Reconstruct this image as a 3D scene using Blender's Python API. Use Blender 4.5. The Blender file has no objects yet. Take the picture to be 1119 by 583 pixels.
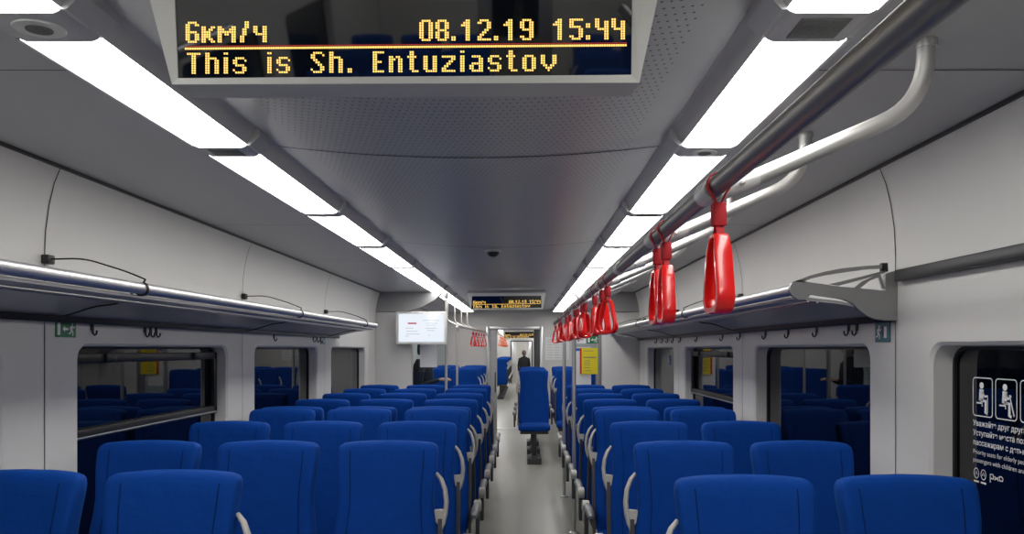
import bpy, bmesh, math, random
from mathutils import Vector, Matrix
random.seed(7)
C = bpy.context.scene.collection
S = bpy.context.scene
# ------------------------------------------------------------------ camera, world, exposure
F, U0, V0, EYE = 787.0, 573.0, 381.0, 1.62
cd = bpy.data.cameras.new('camera'); cam = bpy.data.objects.new('camera', cd); C.objects.link(cam)
cam.location = (0, 0, EYE); cam.rotation_euler = (math.pi/2, 0, 0)
cd.sensor_width = 36; cd.lens = F/1119*36
cd.shift_x = -(U0-559.5)/1119; cd.shift_y = (V0-291.5)/1119
cd.clip_start = 0.02; S.camera = cam
S.view_settings.view_transform = 'Standard'; S.view_settings.look = 'None'
S.view_settings.exposure = 0.0; S.view_settings.gamma = 1.0
S.view_settings.use_curve_mapping = False
LIGHT_POWER = 12.0
w = bpy.data.worlds.new('night'); S.world = w; w.use_nodes = True
w.node_tree.nodes['Background'].inputs[0].default_value = (0.004, 0.005, 0.008, 1)
w.node_tree.nodes['Background'].inputs[1].default_value = 0.5

# ------------------------------------------------------------------ materials
def mat(name, col, rough=0.5, metal=0.0, emit=None, es=0, spec=0.5, coat=0.0, noise=None, bump=None):
    m = bpy.data.materials.new(name); m.use_nodes = True
    nt = m.node_tree; b = nt.nodes['Principled BSDF']
    b.inputs['Base Color'].default_value = (*col, 1); b.inputs['Roughness'].default_value = rough
    b.inputs['Metallic'].default_value = metal; b.inputs['Specular IOR Level'].default_value = spec
    b.inputs['Coat Weight'].default_value = coat
    if emit:
        b.inputs['Emission Color'].default_value = (*emit, 1); b.inputs['Emission Strength'].default_value = es
    if noise:                                   # (scale, amount) soft mottling of the colour
        tc = nt.nodes.new('ShaderNodeTexCoord'); n = nt.nodes.new('ShaderNodeTexNoise')
        n.inputs['Scale'].default_value = noise[0]; n.inputs['Detail'].default_value = 4
        nt.links.new(tc.outputs['Object'], n.inputs['Vector'])
        r = nt.nodes.new('ShaderNodeMapRange'); r.inputs[3].default_value = 1-noise[1]; r.inputs[4].default_value = 1+noise[1]
        nt.links.new(n.outputs[0], r.inputs[0])
        mx = nt.nodes.new('ShaderNodeVectorMath'); mx.operation = 'SCALE'
        mx.inputs[0].default_value = col; nt.links.new(r.outputs[0], mx.inputs['Scale'])
        nt.links.new(mx.outputs[0], b.inputs['Base Color'])
    if bump:                                    # (scale, strength, distance)
        tc = nt.nodes.new('ShaderNodeTexCoord'); n = nt.nodes.new('ShaderNodeTexNoise')
        n.inputs['Scale'].default_value = bump[0]; n.inputs['Detail'].default_value = 3
        nt.links.new(tc.outputs['Object'], n.inputs['Vector'])
        bp = nt.nodes.new('ShaderNodeBump'); bp.inputs['Strength'].default_value = bump[1]; bp.inputs['Distance'].default_value = bump[2]
        nt.links.new(n.outputs[0], bp.inputs['Height']); nt.links.new(bp.outputs[0], b.inputs['Normal'])
    return m
M = {}
M['wall'] = mat('wall laminate', (0.60, 0.59, 0.575), 0.42, noise=(3, 0.03), bump=(180, 0.05, 0.002))
M['ceil'] = mat('ceiling panel', (0.43, 0.43, 0.445), 0.38, noise=(2, 0.04))
M['bulkhead'] = mat('bulkhead grey in shade', (0.27, 0.27, 0.275), 0.5, noise=(4, 0.04))  # shade on the upper bulkhead put into the colour, darker than the walls
M['house'] = mat('light housing grey', (0.50, 0.50, 0.51), 0.4, noise=(8, 0.03))
M['seam'] = mat('dark joint', (0.02, 0.02, 0.022), 0.7, noise=(20, 0.1))
M['floor'] = mat('floor vinyl', (0.33, 0.325, 0.285), 0.32, noise=(60, 0.16))
M['chan'] = mat('dark channel', (0.018, 0.018, 0.02), 0.4, 0.3, noise=(10, 0.1))
M['alu'] = mat('brushed aluminium', (0.56, 0.56, 0.57), 0.36, 0.85, noise=(30, 0.06))
M['shelf'] = mat('rack shelf aluminium', (0.42, 0.42, 0.44), 0.35, 0.5, noise=(10, 0.06))
M['steel'] = mat('satin steel tube', (0.62, 0.61, 0.59), 0.42, 0.85, noise=(40, 0.05))
M['clamp'] = mat('cast light clamp', (0.60, 0.60, 0.60), 0.4, 0.3, noise=(30, 0.04))
M['rail'] = mat('dark satin rail tube', (0.27, 0.26, 0.25), 0.42, 0.75, noise=(40, 0.05))
M['bracket'] = mat('cast grey bracket', (0.30, 0.30, 0.30), 0.4, 0.5, noise=(20, 0.05))
M['black'] = mat('black plastic', (0.012, 0.012, 0.013), 0.45, noise=(20, 0.1))
M['fabric'] = mat('blue seat fabric', (0.0012, 0.042, 0.255), 0.8, spec=0.12, noise=(14, 0.12), bump=(22, 0.5, 0.008))
_b = M['fabric'].node_tree.nodes['Principled BSDF']
_b.inputs['Sheen Weight'].default_value = 0.12; _b.inputs['Sheen Roughness'].default_value = 0.5; _b.inputs['Sheen Tint'].default_value = (0.05, 0.35, 1.0, 1)
M['fabric_seam'] = mat('blue seam thread', (0.0006, 0.016, 0.10), 0.8, spec=0.1, noise=(30, 0.1))
M['handle'] = mat('grey moulded handle', (0.50, 0.48, 0.44), 0.38, noise=(30, 0.05))
M['darkgrey'] = mat('dark grey seat shell', (0.045, 0.046, 0.05), 0.5, noise=(30, 0.08))
M['red'] = mat('red strap plastic', (0.75, 0.006, 0.006), 0.22, coat=0.4, noise=(12, 0.06))
M['redweb'] = mat('red strap webbing', (0.42, 0.008, 0.016), 0.75, noise=(90, 0.25))
M['orange'] = mat('red strap plastic tinted orange', (0.85, 0.13, 0.015), 0.3, noise=(12, 0.06))  # red plastic, with the next coach's warm light put into the colour
M['bezel'] = mat('display bezel', (0.72, 0.72, 0.69), 0.42, noise=(10, 0.03))
M['screen'] = mat('display glass', (0.006, 0.008, 0.011), 0.03, spec=1.0, coat=0.6, noise=(10, 0.1))
M['led'] = mat('led amber', (0.2, 0.1, 0.02), 0.5, emit=(1.0, 0.64, 0.15), es=1.5)
M['ledred'] = mat('led red', (0.2, 0.02, 0.02), 0.5, emit=(0.8, 0.05, 0.02), es=0.35)
M['tv'] = mat('monitor picture', (0.02, 0.02, 0.02), 0.2, emit=(0.86, 0.92, 1.0), es=0.95)
M['tvred'] = mat('monitor red bar', (0.02, 0.02, 0.02), 0.2, emit=(0.75, 0.12, 0.2), es=0.6)
M['tvgrey'] = mat('monitor grey line', (0.02, 0.02, 0.02), 0.2, emit=(0.55, 0.60, 0.68), es=0.8)
M['green'] = mat('sign green', (0.0, 0.16, 0.06), 0.35, noise=(20, 0.05))
M['teal'] = mat('sign teal', (0.0, 0.11, 0.15), 0.35, noise=(20, 0.05))
M['white'] = mat('sign white', (0.78, 0.78, 0.78), 0.45, noise=(20, 0.02))
M['yellow'] = mat('poster yellow', (0.80, 0.66, 0.01), 0.5, noise=(20, 0.03))
M['posterred'] = mat('poster red', (0.60, 0.03, 0.01), 0.5, noise=(20, 0.03))
M['ink'] = mat('printing ink', (0.18, 0.18, 0.22), 0.6, noise=(20, 0.1))
M['blue'] = mat('sign blue', (0.02, 0.12, 0.5), 0.45, noise=(20, 0.05))
M['paper'] = mat('paper', (0.74, 0.74, 0.75), 0.6, noise=(20, 0.02))
M['coat'] = mat('black coat cloth', (0.010, 0.010, 0.011), 0.85, noise=(25, 0.2))
M['trouser'] = mat('dark brown trousers', (0.05, 0.04, 0.03), 0.85, noise=(25, 0.2))
M['skin'] = mat('skin', (0.50, 0.31, 0.23), 0.5, noise=(30, 0.05))
M['hair'] = mat('grey brown hair', (0.10, 0.085, 0.07), 0.6, noise=(60, 0.3))
M['diff'] = mat('lit diffuser', (0.8, 0.8, 0.8), 0.5, emit=(1.0, 0.985, 0.95), es=LIGHT_POWER)
M['grille'] = mat('grille mesh', (0.16, 0.165, 0.155), 0.6, 0.3, noise=(200, 0.5))
def perforated():
    m = mat('perforated ceiling', (0.30, 0.30, 0.32), 0.36)
    nt = m.node_tree; b = nt.nodes['Principled BSDF']
    tc = nt.nodes.new('ShaderNodeTexCoord'); sp = nt.nodes.new('ShaderNodeSeparateXYZ'); nt.links.new(tc.outputs['Object'], sp.inputs[0])
    def math_(op, a, bb=None):
        n = nt.nodes.new('ShaderNodeMath'); n.operation = op
        for i, v in enumerate((a, bb)):
            if v is None: continue
            if isinstance(v, (int, float)): n.inputs[i].default_value = v
            else: nt.links.new(v, n.inputs[i])
        return n.outputs[0]
    px_, py_ = 0.0216, 0.033
    def cells(ox, oy):
        fx = math_('MULTIPLY', math_('SUBTRACT', math_('FRACT', math_('ADD', math_('DIVIDE', sp.outputs[0], px_), ox)), 0.5), px_)
        fy = math_('MULTIPLY', math_('SUBTRACT', math_('FRACT', math_('ADD', math_('DIVIDE', sp.outputs[1], 2*py_), oy)), 0.5), 2*py_)
        d = math_('ADD', math_('MULTIPLY', fx, fx), math_('MULTIPLY', fy, fy))
        return math_('LESS_THAN', d, 0.0036**2)
    edge = math_('LESS_THAN', math_('ABSOLUTE', math_('ADD', sp.outputs[0], 0.215)), 0.62)
    hole = math_('MULTIPLY', math_('MAXIMUM', cells(0.0, 0.0), cells(0.5, 0.5)), edge)
    mx = nt.nodes.new('ShaderNodeMix'); mx.data_type = 'RGBA'
    nt.links.new(hole, mx.inputs[0]); mx.inputs[6].default_value = (0.42, 0.42, 0.435, 1); mx.inputs[7].default_value = (0.02, 0.02, 0.023, 1)
    nt.links.new(mx.outputs[2], b.inputs['Base Color'])
    return m
M['perf'] = perforated()
def glass(name, ior, tint, rough=0.0):
    m = bpy.data.materials.new(name); m.use_nodes = True; nt = m.node_tree; nt.nodes.clear()
    o = nt.nodes.new('ShaderNodeOutputMaterial'); mx = nt.nodes.new('ShaderNodeMixShader'); fr = nt.nodes.new('ShaderNodeFresnel')
    t = nt.nodes.new('ShaderNodeBsdfTransparent'); g = nt.nodes.new('ShaderNodeBsdfGlossy')
    fr.inputs[0].default_value = ior; t.inputs[0].default_value = (*tint, 1); g.inputs['Roughness'].default_value = rough
    nt.links.new(fr.outputs[0], mx.inputs[0]); nt.links.new(t.outputs[0], mx.inputs[1]); nt.links.new(g.outputs[0], mx.inputs[2])
    nt.links.new(mx.outputs[0], o.inputs[0]); return m
M['glass'] = glass('tinted window glass', 1.92, (0.25, 0.30, 0.34), 0.012)
M['clear'] = glass('clear screen glass', 1.5, (0.86, 0.92, 0.93), 0.01)

# ------------------------------------------------------------------ mesh helpers
class MB:
    def __init__(s): s.bm = bmesh.new()
    def quad(s, *pts): s.bm.faces.new([s.bm.verts.new(p) for p in pts]); return s
    def box(s, x0, x1, y0, y1, z0, z1, bev=0.0, mtx=None, seg=2):
        r = bmesh.ops.create_cube(s.bm, size=1)
        vs = r['verts']
        for v in vs: v.co = Vector(((x0+x1)/2+v.co.x*(x1-x0), (y0+y1)/2+v.co.y*(y1-y0), (z0+z1)/2+v.co.z*(z1-z0)))
        if bev:
            es = list({e for v in vs for e in v.link_edges})
            rr = bmesh.ops.bevel(s.bm, geom=es, offset=bev, segments=seg, affect='EDGES', profile=0.5)
            vs = list({v for f in rr['faces'] for v in f.verts} | {v for v in vs if v.is_valid})
        if mtx is not None: bmesh.ops.transform(s.bm, matrix=mtx, verts=vs)
        return s
    def rings(s, rs, cap0=True, cap1=True, closed=False):
        vv = [[s.bm.verts.new(p) for p in r] for r in rs]
        n = len(vv[0]); k = len(vv)
        for i in range(k if closed else k-1):
            a, b = vv[i], vv[(i+1) % k]
            for j in range(n): s.bm.faces.new((a[j], a[(j+1) % n], b[(j+1) % n], b[j]))
        if not closed:
            if cap0: s.bm.faces.new(vv[0][::-1])
            if cap1: s.bm.faces.new(vv[-1])
        return s
    def tube(s, path, r, n=10, closed=False, sy=1.0, up=None):
        P = [Vector(p) for p in path]; k = len(P); rr = r if isinstance(r, (list, tuple)) else [r]*k
        T = []
        for i in range(k):
            a = P[(i-1) % k] if (closed or i > 0) else P[0]; b = P[(i+1) % k] if (closed or i < k-1) else P[-1]
            T.append((b-a).normalized())
        u = Vector(up) if up else (Vector((0, 0, 1)) if abs(T[0].z) < 0.9 else Vector((1, 0, 0)))
        out = []
        for i in range(k):
            if up: u = Vector(up)
            u = (u - T[i]*u.dot(T[i])).normalized(); v = T[i].cross(u)
            out.append([P[i] + u*math.cos(a)*rr[i] + v*math.sin(a)*rr[i]*sy for a in [2*math.pi*q/n for q in range(n)]])
        return s.rings(out, closed=closed)
    def band(s, path, wdt, th, axis, closed=True):       # flat band: thickness in the plane of the path, width along axis
        P = [Vector(p) for p in path]; k = len(P); ax = Vector(axis); out = []
        for i in range(k):
            a = P[(i-1) % k] if (closed or i > 0) else P[0]; b = P[(i+1) % k] if (closed or i < k-1) else P[-1]
            t = (b-a).normalized(); nn = t.cross(ax).normalized()
            ww = wdt[i] if isinstance(wdt, list) else wdt; tt = th[i] if isinstance(th, list) else th
            c = 0.3
            q = [(-1+c, -1), (1-c, -1), (1, -1+c), (1, 1-c), (1-c, 1), (-1+c, 1), (-1, 1-c), (-1, -1+c)]
            out.append([P[i] + ax*(x*ww/2) + nn*(y*tt/2) for x, y in q])
        return s.rings(out, closed=closed)
    def prism(s, pts, d):                                # planar polygon extruded by vector d
        d = Vector(d); a = [s.bm.verts.new(p) for p in pts]; b = [s.bm.verts.new(Vector(p)+d) for p in pts]; n = len(a)
        s.bm.faces.new(a[::-1]); s.bm.faces.new(b)
        for i in range(n): s.bm.faces.new((a[i], a[(i+1) % n], b[(i+1) % n], b[i]))
        return s
    def lathe(s, prof, c=(0, 0, 0), n=20, axis='z', sx=1.0):
        out = []
        for r, h in prof:
            ring = []
            for q in range(n):
                a = 2*math.pi*q/n; x, y = r*math.cos(a)*sx, r*math.sin(a)
                p = {'z': (x, y, h), 'y': (x, h, y), 'x': (h, x, y)}[axis]
                ring.append(Vector(c)+Vector(p))
            out.append(ring)
        return s.rings(out)
    def disc(s, c, r, nrm, n=16, sx=1.0):
        q = Vector(nrm).to_track_quat('Z', 'Y')
        s.bm.faces.new([s.bm.verts.new(Vector(c)+q @ Vector((r*sx*math.cos(2*math.pi*i/n), r*math.sin(2*math.pi*i/n), 0))) for i in range(n)])
        return s
    def build(s, name, m, parent=None, smooth=True, recalc=True, **props):
        if recalc: bmesh.ops.recalc_face_normals(s.bm, faces=s.bm.faces)
        me = bpy.data.meshes.new(name); s.bm.to_mesh(me); s.bm.free()
        me.materials.append(m)
        if smooth:
            for p in me.polygons: p.use_smooth = True
            me.set_sharp_from_angle(angle=math.radians(38))
        o = bpy.data.objects.new(name, me); C.objects.link(o)
        if parent: o.parent = parent
        for k, v in props.items(): o[k] = v
        return o
def tag(o, label, cat, group=None, kind=None):
    o['label'] = label; o['category'] = cat
    if group: o['group'] = group
    if kind: o['kind'] = kind
    return o
def thing(name, label, cat, loc=(0, 0, 0), rz=0.0, group=None):
    o = bpy.data.objects.new(name, None); C.objects.link(o); o.location = loc; o.rotation_euler = (0, 0, rz)
    o.empty_display_size = 0.1
    return tag(o, label, cat, group)
def struct(name, mb, m, parent=None, smooth=True):
    o = mb.build(name, m, parent, smooth)
    if not parent: o['kind'] = 'structure'
    return o
def kids(o): return [c for c in o.children]
def dup(o, loc=None, rz=None, label=None, group=None, parent=None):
    c = o.copy(); C.objects.link(c)
    if parent: c.parent = parent
    if loc is not None: c.location = loc
    if rz is not None: c.rotation_euler = (0, 0, rz)
    if label: c['label'] = label
    if group: c['group'] = group
    for ch in kids(o): dup(ch, parent=c)
    return c
ORD = ['first', 'second', 'third', 'fourth', 'fifth', 'sixth', 'seventh', 'eighth', 'ninth', 'tenth', 'eleventh', 'twelfth', 'thirteenth', 'fourteenth', 'fifteenth', 'sixteenth']
def px(u, v, y): return Vector(((u-U0)*y/F, y, EYE+(V0-v)*y/F))

# ------------------------------------------------------------------ room shell
XL, XR, XC = -1.90, 1.47, -0.215
Y0, YP, YE = -7.2, 9.2, 14.5          # back wall, partition, end wall
ZW = 1.99                              # top of straight side wall
ZC = 2.345                             # flat side ceiling
WIN = [(-4.93, -3.38), (-2.93, -1.38), (-0.93, 0.62), (1.08, 2.62), (3.06, 4.62), (5.07, 6.63), (7.08, 8.63)]
ZS, ZT, DEP = 0.70, 1.645, 0.09
def rrect(y0, y1, z0, z1, r, n=6):
    P = []
    for cy, cz, a0 in ((y1-r, z1-r, 0), (y0+r, z1-r, 90), (y0+r, z0+r, 180), (y1-r, z0+r, 270)):
        for k in range(n+1):
            a = math.radians(a0+90*k/n); P.append((cy+r*math.cos(a), cz+r*math.sin(a)))
    return P
floor = struct('floor', MB().box(XL-0.05, XR+0.05, Y0, YE, -0.06, 0), M['floor'])
def side_wall(name, x, sgn):
    mb = MB()
    segs = []; y = Y0
    for a, b in WIN:
        segs.append(('w', y, a-0.2)) if a-0.2 > y else None
        segs.append(('o', a-0.2, b+0.2)); y = b+0.2
    segs.append(('w', y, YE))
    for kind, a, b in segs:
        if kind == 'w':
            mb.quad((x, a, 0), (x, b, 0), (x, b, ZW), (x, a, ZW))
        else:
            P = rrect(a+0.2, b-0.2, ZS, ZT, 0.075); n = len(P)
            cy, cz = (a+b)/2, (ZS+ZT)/2
            O = []
            for (py, pz) in P:                      # outer rectangle point for each
                if abs(py-(a+0.2)) < 1e-6 or abs(py-(b-0.2)) < 1e-6 or True:
                    dy, dz = py-cy, pz-cz
                O.append((py, pz))
            # fill by three horizontal strips around the rounded opening
            rb = 0.03
            P2 = rrect(a+0.2+0.012, b-0.2-0.012, ZS+0.012, ZT-0.012, 0.07)
            P3 = rrect(a+0.2+0.016, b-0.2-0.016, ZS+0.016, ZT-0.016, 0.07)
            def ring(Q, xx): return [mb.bm.verts.new((xx, q[0], q[1])) for q in Q]
            r0 = ring(P, x); r1 = ring(P2, x+sgn*0.012); r2 = ring(P3, x+sgn*DEP)
            for A, B in ((r0, r1), (r1, r2)):
                for i in range(n): mb.bm.faces.new((A[i], A[(i+1) % n], B[(i+1) % n], B[i]))
            # corners of outer rect
            c = [mb.bm.verts.new((x, yy, zz)) for yy, zz in ((b, ZW), (a, ZW), (a, 0), (b, 0))]
            q = n//4
            for k in range(4):
                arc = r0[k*q:(k+1)*q]
                for i in range(len(arc)-1): mb.bm.faces.new((arc[i], arc[i+1], c[k]))
                nx = r0[((k+1)*q) % n]
                mb.bm.faces.new((arc[-1], nx, c[(k+1) % 4], c[k]))
    # cove panel curving from the wall to the ceiling joint
    prof = [(x, ZW), (x-sgn*0.004, ZW+0.10), (x-sgn*0.018, ZW+0.20), (x-sgn*0.038, ZW+0.285), (x-sgn*0.062, ZW+0.345)]
    for (xa, za), (xb, zb) in zip(prof[:-1], prof[1:]):
        mb.quad((xa, Y0, za), (xa, YE, za), (xb, YE, zb), (xb, Y0, zb))
    bmesh.ops.remove_doubles(mb.bm, verts=mb.bm.verts, dist=1e-5)
    return struct(name, mb, M['wall'])
side_wall('wall_left', XL, -1); side_wall('wall_right', XR, 1)
# ceiling joint channels, flat side ceilings, arched perforated centre
def ceiling():
    mb = MB()
    for sg, xa, xb in ((-1, -1.845, -1.19), (1, 1.415, 0.765)):
        mb.quad((xa, Y0, ZC), (xa, YE, ZC), (xb, YE, ZC+0.005), (xb, Y0, ZC+0.005))
    mb.quad((XL-0.2, Y0, ZC+0.12), (XR+0.2, Y0, ZC+0.12), (XR+0.2, YE, ZC+0.12), (XL-0.2, YE, ZC+0.12))
    c = struct('ceiling', mb, M['ceil'])
    mb = MB(); n = 16; hw = 0.735
    pts = [(XC+hw*t, 2.36+0.045*(t*t)) for t in [(-1+2*i/n) for i in range(n+1)]]
    for a, b in zip(pts[:-1], pts[1:]): mb.quad((a[0], Y0, a[1]), (b[0], Y0, b[1]), (b[0], YE, b[1]), (a[0], YE, a[1]))
    for sx in (-1, 1): 
        x = XC+sx*hw
        mb.quad((x, Y0, 2.405), (x, YE, 2.405), (x, YE, 2.45), (x, Y0, 2.45))
    bmesh.ops.remove_doubles(mb.bm, verts=mb.bm.verts, dist=1e-5)
    mb.build('perforated_panel', M['perf'], c)
    mb = MB()
    for yy in (0.35, 2.78, 5.22, 7.7, 10.1, 12.5):
        for a, b in zip(pts[:-1], pts[1:]): mb.quad((a[0], yy, a[1]-0.0015), (b[0], yy, b[1]-0.0015), (b[0], yy+0.010, b[1]-0.0015), (a[0], yy+0.010, a[1]-0.0015))
    for xa, xb in ((-1.845, -1.19), (0.765, 1.415)):
        for yy in (1.87, 4.2, 5.9, 8.1):
            mb.quad((xa, yy, ZC-0.001), (xb, yy, ZC-0.001), (xb, yy+0.005, ZC-0.001), (xa, yy+0.005, ZC-0.001))
    mb.build('panel_joint', M['seam'], c)
    return c
ceiling()
def trims():
    k = 1
    for sx, x in ((-1, -1.845), (1, 1.415)):
        mb = MB().box(x-0.018, x+0.018, Y0, YE, ZC-0.012, ZC+0.03, 0.004)
        struct('trim_%d' % k, mb, M['chan']); k += 1
    for sgn, x in ((-1, XL), (1, XR)):
        mb = MB()
        for yy in (0.85, 2.85, 4.85, 6.85, 8.85):
            xx = x-sgn*0.0015
            mb.quad((xx, yy-0.0025, 0), (xx, yy+0.0025, 0), (xx, yy+0.0025, ZW), (xx, yy-0.0025, ZW))
            prof = [(x, ZW), (x-sgn*0.004, ZW+0.10), (x-sgn*0.018, ZW+0.20), (x-sgn*0.038, ZW+0.285), (x-sgn*0.062, ZW+0.345)]
            for (xa, za), (xb, zb) in zip(prof[:-1], prof[1:]):
                xa -= sgn*0.0015; xb -= sgn*0.0015
                mb.quad((xa, yy-0.003, za), (xa, yy+0.003, za), (xb, yy+0.003, zb), (xb, yy-0.003, zb))
        struct('trim_%d' % k, mb, M['seam']); k += 1
    struct('baseboard_left', MB().box(XL, XL+0.02, Y0, YE, 0, 0.12, 0.004), M['darkgrey'])
    struct('baseboard_right', MB().box(XR-0.02, XR, Y0, YE, 0, 0.12, 0.004), M['darkgrey'])
    # rack rail that runs on along the right wall in front of the rack
    struct('trim_%d' % k, MB().box(XR-0.035, XR, Y0, 2.80, 1.882, 1.926, 0.006), M['chan'])
trims()
# windows
wn = 1
for sgn, x, side in ((-1, XL, 'left'), (1, XR, 'right')):
    for i, (a, b) in enumerate(WIN):
        xg = x+sgn*(DEP-0.004)
        mb = MB(); P = rrect(a+0.016, b-0.016, ZS+0.016, ZT-0.016, 0.07); Q = rrect(a+0.027, b-0.027, ZS+0.027, ZT-0.027, 0.06)
        n = len(P)
        r = [[mb.bm.verts.new((xx, p[0], p[1])) for p in R] for R, xx in ((P, xg-sgn*0.008), (Q, xg-sgn*0.008), (Q, xg+sgn*0.01), (P, xg+sgn*0.01))]
        for A, B in ((r[0], r[1]), (r[1], r[2]), (r[2], r[3]), (r[3], r[0])):
            for j in range(n): mb.bm.faces.new((A[j], A[(j+1) % n], B[(j+1) % n], B[j]))
        wo = struct('window_%d' % wn, mb, M['black']); wn += 1
        mb = MB(); mb.bm.faces.new([mb.bm.verts.new((xg+sgn*0.002, p[0], p[1])) for p in (Q if sgn < 0 else Q[::-1])])   # the face looks into the coach
        mb.build('pane', M['glass'], wo, smooth=False, recalc=False)
        if (side == 'left' and i == 4) or (side == 'right' and i == 5):
            xi = sorted((xg-sgn*0.03, xg-sgn*0.002))
            mb = MB().box(*xi, a+0.03, b-0.03, 1.215, 1.262, 0.006).box(*xi, a+0.03, b-0.03, 1.555, 1.60, 0.006)
            mb.box(*xi, a+0.03, a+0.075, 1.215, 1.60, 0.006).box(*xi, b-0.075, b-0.03, 1.215, 1.60, 0.006)
            hf = mb.build('hopper_frame', M['black'], wo)
            xs = sorted((xi[0 if sgn > 0 else 1]-sgn*0.004, xi[0 if sgn > 0 else 1]))
            MB().box(*xs, a+0.03, b-0.03, 1.222, 1.230, 0.001).build('bright_strip', M['alu'], hf)
            mb = MB()
            for yy in (a+0.33, b-0.33): mb.box(min(xs)-0.012, max(xs)+0.012, yy-0.04, yy+0.04, 1.56, 1.60, 0.006)
            mb.build('latch', M['black'], hf)
# partitions at the vestibule
def partition():
    mb = MB().box(XL, -1.44, YP, YP+0.12, 0, 2.09, 0.006)
    struct('wall_partition_left', mb, M['wall'])
    struct('wall_partition_right', MB().box(0.99, XR, YP, YP+0.12, 0, 2.09, 0.006), M['wall'])
    pr = [(XL, 2.092), (-1.5, 2.10), (-1.3, 2.16), (-1.14, 2.25), (-1.05, 2.335), (-1.05, 2.40), (XL, 2.40)]
    mb = MB().prism([(x, YP-0.02, z) for x, z in pr], (0, 0.14, 0))
    struct('wall_bulkhead_left', mb, M['bulkhead'])
    pr = [(2*XC-x, z) for x, z in pr]
    struct('wall_bulkhead_right', MB().prism([(x, YP-0.02, z) for x, z in pr], (0, 0.14, 0)), M['bulkhead'])
partition()
# end wall with the gangway opening, back wall behind the camera
DX0, DX1, DZ = -0.72, 0.33, 2.03
mb = MB().box(XL, DX0, YE, YE+0.08, 0, 2.46).box(DX1, XR, YE, YE+0.08, 0, 2.46).box(DX0, DX1, YE, YE+0.08, DZ, 2.46)
struct('wall_end', mb, M['wall'], smooth=False)
mb = MB().box(XL, -0.62, Y0-0.08, Y0, 0, 2.46).box(0.32, XR, Y0-0.08, Y0, 0, 2.46).box(-0.62, 0.32, Y0-0.08, Y0, 2.0, 2.46)
struct('wall_back', mb, M['wall'], smooth=False)
dr = struct('door_2', MB().box(-0.62, 0.32, Y0-0.06, Y0-0.02, 0, 2.0, 0.004), M['alu'])
MB().box(-0.45, 0.15, Y0-0.02, Y0-0.012, 0.9, 1.8, 0.003).build('pane', M['screen'], dr)
mb = MB().box(DX0-0.045, DX0+0.02, YE-0.02, YE+0.1, 0, DZ+0.04, 0.004).box(DX1-0.02, DX1+0.045, YE-0.02, YE+0.1, 0, DZ+0.04, 0.004).box(DX0+0.02, DX1-0.02, YE-0.02, YE+0.1, DZ-0.02, DZ+0.04, 0.004)
mb.box(DX0+0.02, DX1-0.02, YE-0.02, YE+0.1, -0.005, 0.012, 0.002)
do = struct('door_1', mb, M['alu'])
lf = MB().box(DX0+0.02, DX0+0.17, YE+0.02, YE+0.06, 0.012, DZ-0.02, 0.004).build('door_leaf', M['house'], do)
MB().tube([(DX0+0.135, YE+0.01, 0.75), (DX0+0.135, YE-0.015, 0.78), (DX0+0.135, YE-0.015, 1.12), (DX0+0.135, YE+0.01, 1.15)], 0.011, 8).build('pull_handle', M['black'], lf)
lf = MB().box(DX1-0.14, DX1-0.02, YE+0.02, YE+0.06, 0.012, DZ-0.02, 0.004).build('door_leaf', M['darkgrey'], do)
# ---- gangway and the next coach
G0, G1, NE = YE+0.08, 15.6, 34.0
mb = MB().box(DX0-0.04, DX0+0.0, G0, G1, 0, 2.1).box(DX1, DX1+0.04, G0, G1, 0, 2.1)
struct('wall_gangway', mb, M['bulkhead'], smooth=False)
struct('ceiling_gangway', MB().box(DX0-0.04, DX1+0.04, G0, G1, 2.08, 2.12), M['bulkhead'])
struct('floor_gangway', MB().box(DX0-0.04, DX1+0.04, YE, G1, -0.06, 0.0), M['floor'])
struct('floor_next', MB().box(XL, XR, G1, NE+3, -0.06, 0), M['floor'])
mb = MB().box(XL, DX0, G1, G1+0.08, 0, 2.46).box(DX1, XR, G1, G1+0.08, 0, 2.46).box(DX0, DX1, G1, G1+0.08, 2.03, 2.46)
struct('wall_next_front', mb, M['wall'], smooth=False)
struct('wall_next_left', MB().box(XL-0.06, XL, G1, NE+3, 0, 2.46), M['wall'])
struct('wall_next_right', MB().box(XR, XR+0.06, G1, NE+3, 0, 2.46), M['wall'])
struct('ceiling_next', MB().box(XL, XR, G1, NE+3, 2.42, 2.46), M['ceil'])
mb = MB().box(XL, -0.62, NE, NE+0.08, 0, 2.42).box(0.36, XR, NE, NE+0.08, 0, 2.42).box(-0.62, 0.36, NE, NE+0.08, 1.98, 2.42)
struct('wall_next_end', mb, M['wall'], smooth=False)
struct('wall_far', MB().box(XL, XR, NE+3, NE+3.05, 0, 2.46), M['wall'])
mb = MB().box(-0.66, -0.60, NE-0.03, NE+0.02, 0, 2.02, 0.004).box(0.34, 0.40, NE-0.03, NE+0.02, 0, 2.02, 0.004).box(-0.60, 0.34, NE-0.03, NE+0.02, 1.96, 2.02, 0.004)
d3 = struct('door_3', mb, M['darkgrey'])
MB().box(-0.60, -0.38, NE-0.02, NE+0.01, 0.0, 1.96, 0.004).build('door_leaf', M['alu'], d3)
MB().box(0.12, 0.34, NE-0.02, NE+0.01, 0.0, 1.96, 0.004).build('door_leaf', M['alu'], d3)
for y in (17.2, 19.4, 21.6, 23.8, 26.0):
    for x, sg in ((XL, 1), (XR, -1)):
        mb = MB(); P = rrect(y, y+1.5, 0.85, 1.65, 0.08)
        xs = x+sg*0.001
        mb.prism([(xs, p[0], p[1]) for p in P], (sg*0.006, 0, 0))
        wo = struct('window_%d' % wn, mb, M['black']); wn += 1
        mb = MB(); mb.bm.faces.new([mb.bm.verts.new((xs+sg*0.0075, p[0], p[1])) for p in rrect(y+0.02, y+1.48, 0.87, 1.63, 0.07)])
        mb.build('pane', M['screen'], wo, smooth=False)

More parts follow.
